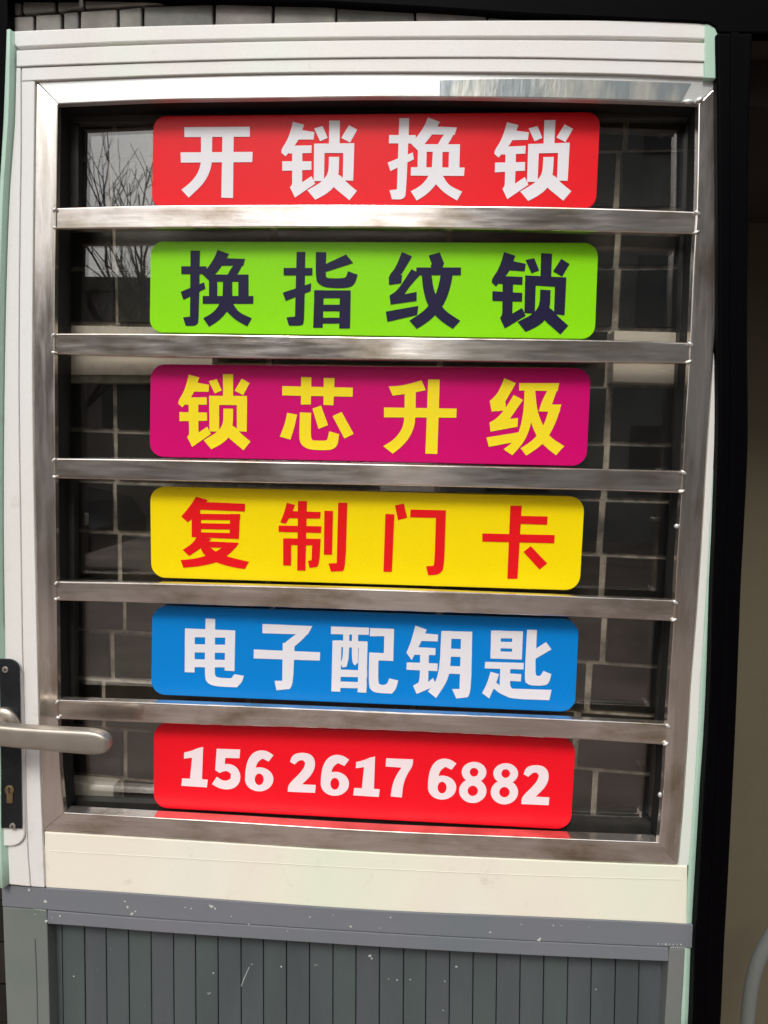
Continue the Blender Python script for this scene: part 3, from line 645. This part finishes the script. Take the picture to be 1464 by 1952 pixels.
one = [[(372,178),(405,172),(398,368),(433,370),(428,417),(272,407),(278,362),(325,364),(338,236),(288,243),(290,205),(335,195)]]
six = [[(832,222),(795,196),(745,190),(702,210),(672,258),(660,325),(660,368),(718,368),(722,300),(736,262),(765,242),(803,260)]] + ring(745, 368, 86, 73, 27, 35)
five = [[(487,182),(630,187),(626,240),(540,238),(536,275),(575,275),(612,297),(632,338),(628,385),(602,418),(553,432),(500,422),(458,397),(488,352),(520,374),(550,377),(572,362),(573,335),(555,318),(530,318),(505,330),(478,312)]]
two = [[(932,262),(942,230),(965,212),(1010,205),(1055,214),(1082,245),(1085,295),(1060,345),(1005,398),(1088,402),(1084,450),(918,443),(920,400),(985,338),(1018,298),(1024,268),(1012,252),(988,252),(960,278)]]
seven = [[(115,240),(278,247),(276,287),(240,340),(218,400),(210,478),(142,472),(152,400),(178,340),(208,297),(112,290)]]
eight = ring(648, 325, 75, 63, 26, 26) + ring(640, 438, 83, 74, 31, 31) 
def mv(P, dx, dy): return [[(x + dx, y + dy) for x, y in p] for p in P]
def full(P, r): return [[(R[r][0] + x * K, R[r][1] + y * K) for x, y in p] for p in P]
def aff(P, src, dst):
    a = Matrix(((src[0][0], src[0][1], 1), (src[1][0], src[1][1], 1), (src[2][0], src[2][1], 1))).inverted()
    mx_ = a @ Vector([d[0] for d in dst]); my_ = a @ Vector([d[1] for d in dst])
    return [[(mx_[0]*x + mx_[1]*y + mx_[2], my_[0]*x + my_[1]*y + my_[2]) for x, y in p] for p in P]
SA = [(962,562),(1170,95),(1338,522)]
HA = [(298,575),(328,120),(672,580)]
def soften(p, it=2):
    """rounds the shallow bends of an outline and keeps its sharp corners"""
    for _ in range(it):
        out = []; m = len(p)
        for i in range(m):
            a, b, c = Vector(p[i-1]), Vector(p[i]), Vector(p[(i+1) % m]); u, v_ = b - a, c - b
            if u.length > 1e-9 and v_.length > 1e-9 and 4 < math.degrees(u.angle(v_)) < 47:
                out += [tuple(b - u * .25), tuple(b + v_ * .25)]
            else: out.append(tuple(b))
        p = out
    return p
def glyph(name, polys, mat, parent):
    """union of the strokes of one character, as a thin vinyl print on its board"""
    Y = SY - .0006
    P2 = []; idx = []
    for p in polys:
        q = [XZ(x, y, Y) for x, y in (soften(p) if len(p) > 4 else p)]
        ar = sum(q[i][0]*q[(i+1) % len(q)][1] - q[(i+1) % len(q)][0]*q[i][1] for i in range(len(q)))
        if ar < 0: q.reverse()
        b = len(P2); P2 += [Vector((t[0] * 1000 + len(idx) * .0013, t[1] * 1000 + len(idx) * .0007)) for t in q]; idx.append(list(range(b, b + len(q))))
    vs, es, fs, _ov, _oe, of_ = delaunay_2d_cdt(P2, [], idx, 1, 1e-4)
    fs = [f_ for f_, o_ in zip(fs, of_) if o_]
    bm_ = bmesh.new(); V = [bm_.verts.new((v_.x / 1000, Y, v_.y / 1000)) for v_ in vs]
    for f_ in fs:
        try: bm_.faces.new([V[i] for i in f_])
        except ValueError: pass
    bmesh.ops.dissolve_limit(bm_, angle_limit=.01, verts=bm_.verts, edges=bm_.edges)
    bmesh.ops.recalc_face_normals(bm_, faces=bm_.faces)
    if bm_.faces and sum(f_.normal.y * f_.calc_area() for f_ in bm_.faces) > 0: bmesh.ops.reverse_faces(bm_, faces=bm_.faces)
    me_ = bpy.data.meshes.new(name); bm_.to_mesh(me_); bm_.free()
    return link(name, me_, mat, parent)
def board(corners, r, mat, label):
    xz = rounded([XZ(x, y, SY) for x, y in corners], r)
    cxm = sum(p[0] for p in xz) / len(xz); czm = sum(p[1] for p in xz) / len(xz)
    t = empty('sign', (cxm, SY, czm)); tag(t, label, 'sign', 'coloured locksmith signs between the bars')
    slab('panel', xz, SY, SY + .006, mat, t, bevel=.0008)
    return t
red = print_mat('red_print', (.80, .010, .018)); red2 = print_mat('bright_red_print', (.93, .008, .020))
green = print_mat('lime_print', (.25, .72, .003)); mag = print_mat('magenta_print', (.60, .001, .145))
yel = print_mat('yellow_print', (.93, .71, .001)); blu = print_mat('blue_print', (.001, .22, .66))
ink_w = print_mat('pale_grey_ink', (.80, .78, .82)); ink_n = print_mat('navy_ink', (.014, .011, .045)); ink_y = print_mat('yellow_ink', (.90, .72, .02))
ink_r = print_mat('red_ink', (.78, .008, .012)); ink_p = print_mat('pinkish_ink', (.95, .80, .83))
r_ = .019
s1 = board([(289,397),(1136,399),(1145,213),(292,221)], .016, red, 'red sign with four white characters, topmost of the six signs')
glyph('character', full(G['open'][1], 0), ink_w, s1); glyph('character', full(suo, 0), ink_w, s1)
glyph('character', full(aff(huan, HA, [(150,572),(195,80),(545,580)]), 1), ink_w, s1)
glyph('character', full(aff(suo, SA, [(850,572),(1075,93),(1238,523)]), 1), ink_w, s1)
s2 = board([(285,634),(1134,647),(1141,463),(287,460)], .017, green, 'lime green sign with four dark navy characters')
glyph('character', full(huan, 2), ink_n, s2); glyph('character', full(G['zhi'][1], 2), ink_n, s2)
glyph('character', full(G['wen'][1], 3), ink_n, s2); glyph('character', full(aff(suo, SA, [(835,592),(1055,135),(1220,575)]), 3), ink_n, s2)
s3 = board([(285,871),(1118,889),(1127,702),(287,694)], r_, mag, 'magenta sign with four yellow characters')
glyph('character', full(aff(suo, SA, [(338,547),(525,105),(692,515)]), 4), ink_y, s3); glyph('character', full(G['xin'][1], 4), ink_y, s3)
glyph('character', full(G['sheng'][1], 5), ink_y, s3); glyph('character', full(G['ji'][1], 5), ink_y, s3)
s4 = board([(288,1101),(1105,1126),(1115,947),(286,927)], r_, yel, 'yellow sign with four red characters')
for q in ('fu', 'zhi4', 'men', 'ka'): glyph('character', full(G[q][1], G[q][0]), ink_r, s4)
s5 = board([(288,1324),(1096,1358),(1104,1182),(290,1155)], r_, blu, 'blue sign with five white characters')
for q in ('dian', 'zi', 'pei', 'yao', 'chi'): glyph('character', full(G[q][1], G[q][0]), ink_w, s5)
s6 = board([(293,1540),(1088,1582),(1098,1409),(293,1378)], r_, red2, 'bright red sign with a white eleven digit phone number, lowest of the six')
for P, r in ((one,10),(five,10),(six,10),(two,10),(mv(six,459,27),10),(mv(one,1043,58),10),(seven,11),(mv(six,-291,50),11),(eight,11),(mv(eight,192,8),11),(mv(two,17,75),11)):
    glyph('digit', full(P, r), ink_p, s6)

# ================================================================ black border right of and above the door
bz = empty('black_border', (.62, -.02, 1.5))
tag(bz, 'thick glossy black border standing against the right side and top of the white door', 'border')
BY = -.012
inner_r = [(1366,62),(1368,200),(1370,480),(1370,650),(1371,800),(1365,1000),(1360,1110),(1355,1300),(1348,1440),(1345,1470),(1338,1600),(1329,1750),(1326,1800),(1321,1952),(1310,2150)]
outer_r = [(1560,62),(1560,150),(1426,420),(1426,650),(1426,840),(1421,1000),(1414,1110),(1407,1300),(1401,1420),(1399,1480),(1392,1620),(1385,1750),(1382,1800),(1375,1952),(1362,2150)]
outer_s = [(1436,62),(1430,200),(1427,480),(1426,650),(1427,840),(1420,1000),(1414,1110),(1407,1300),(1401,1440),(1399,1480),(1392,1620),(1385,1750),(1382,1800),(1375,1952),(1362,2150)]
beam('side_border', inner_r, outer_s, BY, .03, black_plastic, bz, bevel=.003, n=49, axis=1, seg=3)
ridge_a = [(a[0] * .62 + b[0] * .38, a[1]) for a, b in zip(inner_r, outer_s)]; ridge_b = [(a[0] * .40 + b[0] * .60, a[1]) for a, b in zip(inner_r, outer_s)]
beam('ridge', ridge_a, ridge_b, BY - .0015, BY + .001, black_plastic, bz, bevel=.001, n=49, axis=1, Y=BY)
tb = [(150,-8),(330,-4),(470,1),(620,4),(800,14),(1000,27),(1150,34),(1260,39),(1330,42),(1352,45),(1364,52),(1368,63),(1700,64),(1700,-260),(150,-260)]
slab('top_border', [XZ(x, y, -.0085) for x, y in tb], -.0085, .0095, black_plastic, bz, bevel=.002)
tl = [(14,-10),(15,40),(13,62),(9,140),(5,240),(1,330),(-4,450),(-60,460),(-60,-260),(140,-260),(140,-9),(60,-9)]
slab('left_border', [XZ(x, y, BY) for x, y in tl], BY, .02, black_plastic, bz, bevel=.001)

# ---- what shows right of the border
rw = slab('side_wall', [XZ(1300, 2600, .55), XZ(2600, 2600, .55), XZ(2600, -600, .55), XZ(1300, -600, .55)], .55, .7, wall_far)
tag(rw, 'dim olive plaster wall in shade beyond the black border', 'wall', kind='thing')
ov = box('dark_blocker', XZ(1410,300,.03)[0], 2.2, .075, .549, at(1440, 330, .3).z, 2.25, M('blocker_black', (.030, .024, .020), rough=.9))  # added overhang that darkens the top of the side wall
tag(ov, 'dark soffit added to shade the wall at the upper right', 'blocker')
arc = [(1520,1700),(1490,1720),(1464,1752),(1443,1785),(1425,1820),(1413,1860),(1406,1905),(1402,1952),(1400,2010),(1402,2080)]
ap = [at(x + 22, y + 8, .30) for x, y in interp(arc, 30, 1)]
tb_ = tube('curved_tube', ap, .0115, tube_mat, seg=16)
tag(tb_, 'curved grey blue tube in the bottom right corner', 'tube')

# ================================================================ the street that the glass and steel reflect
facade = [M('render_wall', c, rough=.9, var=.4, var_scale=.7, bump=.1, bump_scale=4) for c in ((.25, .205, .195), (.24, .245, .235), (.20, .18, .14))]
win = M('dark_window', (.02, .025, .03), rough=.1)
def building(name, a, b, D, h, mat, label, nx, nz, depth=8):
    x0 = seen_in_glass(a, 600, D).x; x1 = seen_in_glass(b, 600, D).x
    t = empty(name, ((x0 + x1) / 2, -D, 0)); tag(t, label, 'building')
    box('wall', x0, x1, -D - depth, -D, 0, h, mat, t)
    box('roof', x0 - .15, x1 + .15, -D - depth - .1, -D + .25, h + .004, h + .3, facade[2], t)
    for i in range(nx):
        for j in range(nz):
            wx = x0 + (x1 - x0) * (i + .5) / nx; wz = h * (j + .5) / nz
            o = box('window', wx - .55, wx + .55, -D - .02, -D + .05, wz - .6, wz + .6, win, t)
    return t
building('low_building', -900, 700, 16, 5.0, facade[0], 'low dark building mirrored in the glass left of the green sign', 9, 1)
building('tall_building', 860, 3200, 12, 11.5, facade[1], 'tall blue grey building mirrored in the right half of the grille', 8, 4)
bark = M('bark', (.045, .035, .03), rough=.9)
def tree(base, lean, label, seed, hgt):
    rt = random.Random(seed); verts = []; faces = []
    def limb(p, d, r, L, depth):
        n_ = 4; pts_ = [p]; q = p.copy(); dd = d.copy()
        for _ in range(n_):
            dd = (dd + Vector((rt.uniform(-1, 1), rt.uniform(-1, 1), rt.uniform(-.3, .7))) * .16).normalized(); q = q + dd * L / n_; pts_.append(q.copy())
        sg = 5 if depth < 3 else 3
        b0 = len(verts)
        for i, p_ in enumerate(pts_):
            t_ = (pts_[min(i+1, n_)] - pts_[max(i-1, 0)]).normalized(); a = t_.cross(Vector((.3, .9, .2))).normalized(); b = t_.cross(a); rr_ = r * (1 - .42 * i / n_)
            for k_ in range(sg):
                th = 2*math.pi*k_/sg; verts.append(p_ + a*math.cos(th)*rr_ + b*math.sin(th)*rr_)
        for i in range(n_):
            for k_ in range(sg): faces.append((b0+i*sg+k_, b0+i*sg+(k_+1) % sg, b0+(i+1)*sg+(k_+1) % sg, b0+(i+1)*sg+k_))
        if depth < 6:
            for _ in range(3 if depth < 5 else 2):
                i = rt.randint(2, n_); nd = (dd + Vector((rt.uniform(-1, 1), rt.uniform(-1, 1), rt.uniform(-.2, .8))) * .75).normalized()
                limb(pts_[i], nd, r * .56, L * .72, depth + 1)
    t = empty('bare_tree', base); tag(t, label, 'tree')
    tr_top = Vector(base) + Vector((lean, 0, hgt * .42))
    tube('trunk', [base, Vector(base) + Vector((lean*.4, 0, hgt*.2)), tr_top], [.10, .085, .07], bark, t, seg=8)
    for k_ in range(5):
        a = k_ * 1.256 + rt.random(); limb(tr_top, Vector((math.cos(a) * .9, math.sin(a) * .9, .75)).normalized(), .045, hgt * .27, 2)
    link('crown', mesh('crown', verts, faces), bark, t)
b1 = seen_in_glass(320, 900, 7); tree(Vector((b1.x, -7, 0)), -.1, 'bare winter tree mirrored in the glass beside the red and green signs', 5, 4.9)
b2 = seen_in_glass(150, 900, 11); tree(Vector((b2.x, -11, 0)), .1, 'slender bare tree farther off mirrored at the left edge of the glass', 11, 5.0)

def parked_car(D, px, label, paint_c):
    """side-on saloon, nose towards +X"""
    x = seen_in_glass(px, 900, D).x
    t = empty('parked_car', (x - 2.1, -D, 0)); tag(t, label, 'car')
    body = [(-2.2,.38),(-2.15,.78),(-1.9,.95),(-1.2,1.0),(-.7,1.38),(.5,1.42),(1.2,1.02),(2.0,.88),(2.2,.62),(2.2,.36)]
    slab('body', [(x - 2.1 + a, b) for a, b in body], -D - 1.7, -D, M('car_paint', paint_c, rough=.15, spec=.6), t, bevel=.06)
    slab('side_window', [(x - 2.1 + a, b) for a, b in [(-1.05,1.02),(-.62,1.32),(.42,1.35),(.98,1.04)]], -D - .02, -D + .012, win, t, bevel=.01)
    for wx in (-1.35, 1.4):
        disc('wheel', (x - 2.1 + wx, .33), .33, -D - .2, -D + .03, black_gap, t, bevel=.02)
        disc('wheel_rim', (x - 2.1 + wx, .33), .20, -D + .02, -D + .04, nickel, t, bevel=.01)
    box('headlight', x - 2.1 + 1.85, x - 2.1 + 2.16, -D - .1, -D + .03, .66, .80, M('lamp_glass', (.9,.88,.8), rough=.1), t, bevel=.02)
parked_car(6.5, 150, 'dark parked saloon mirrored low in the glass left of the yellow sign', (.015, .016, .02))
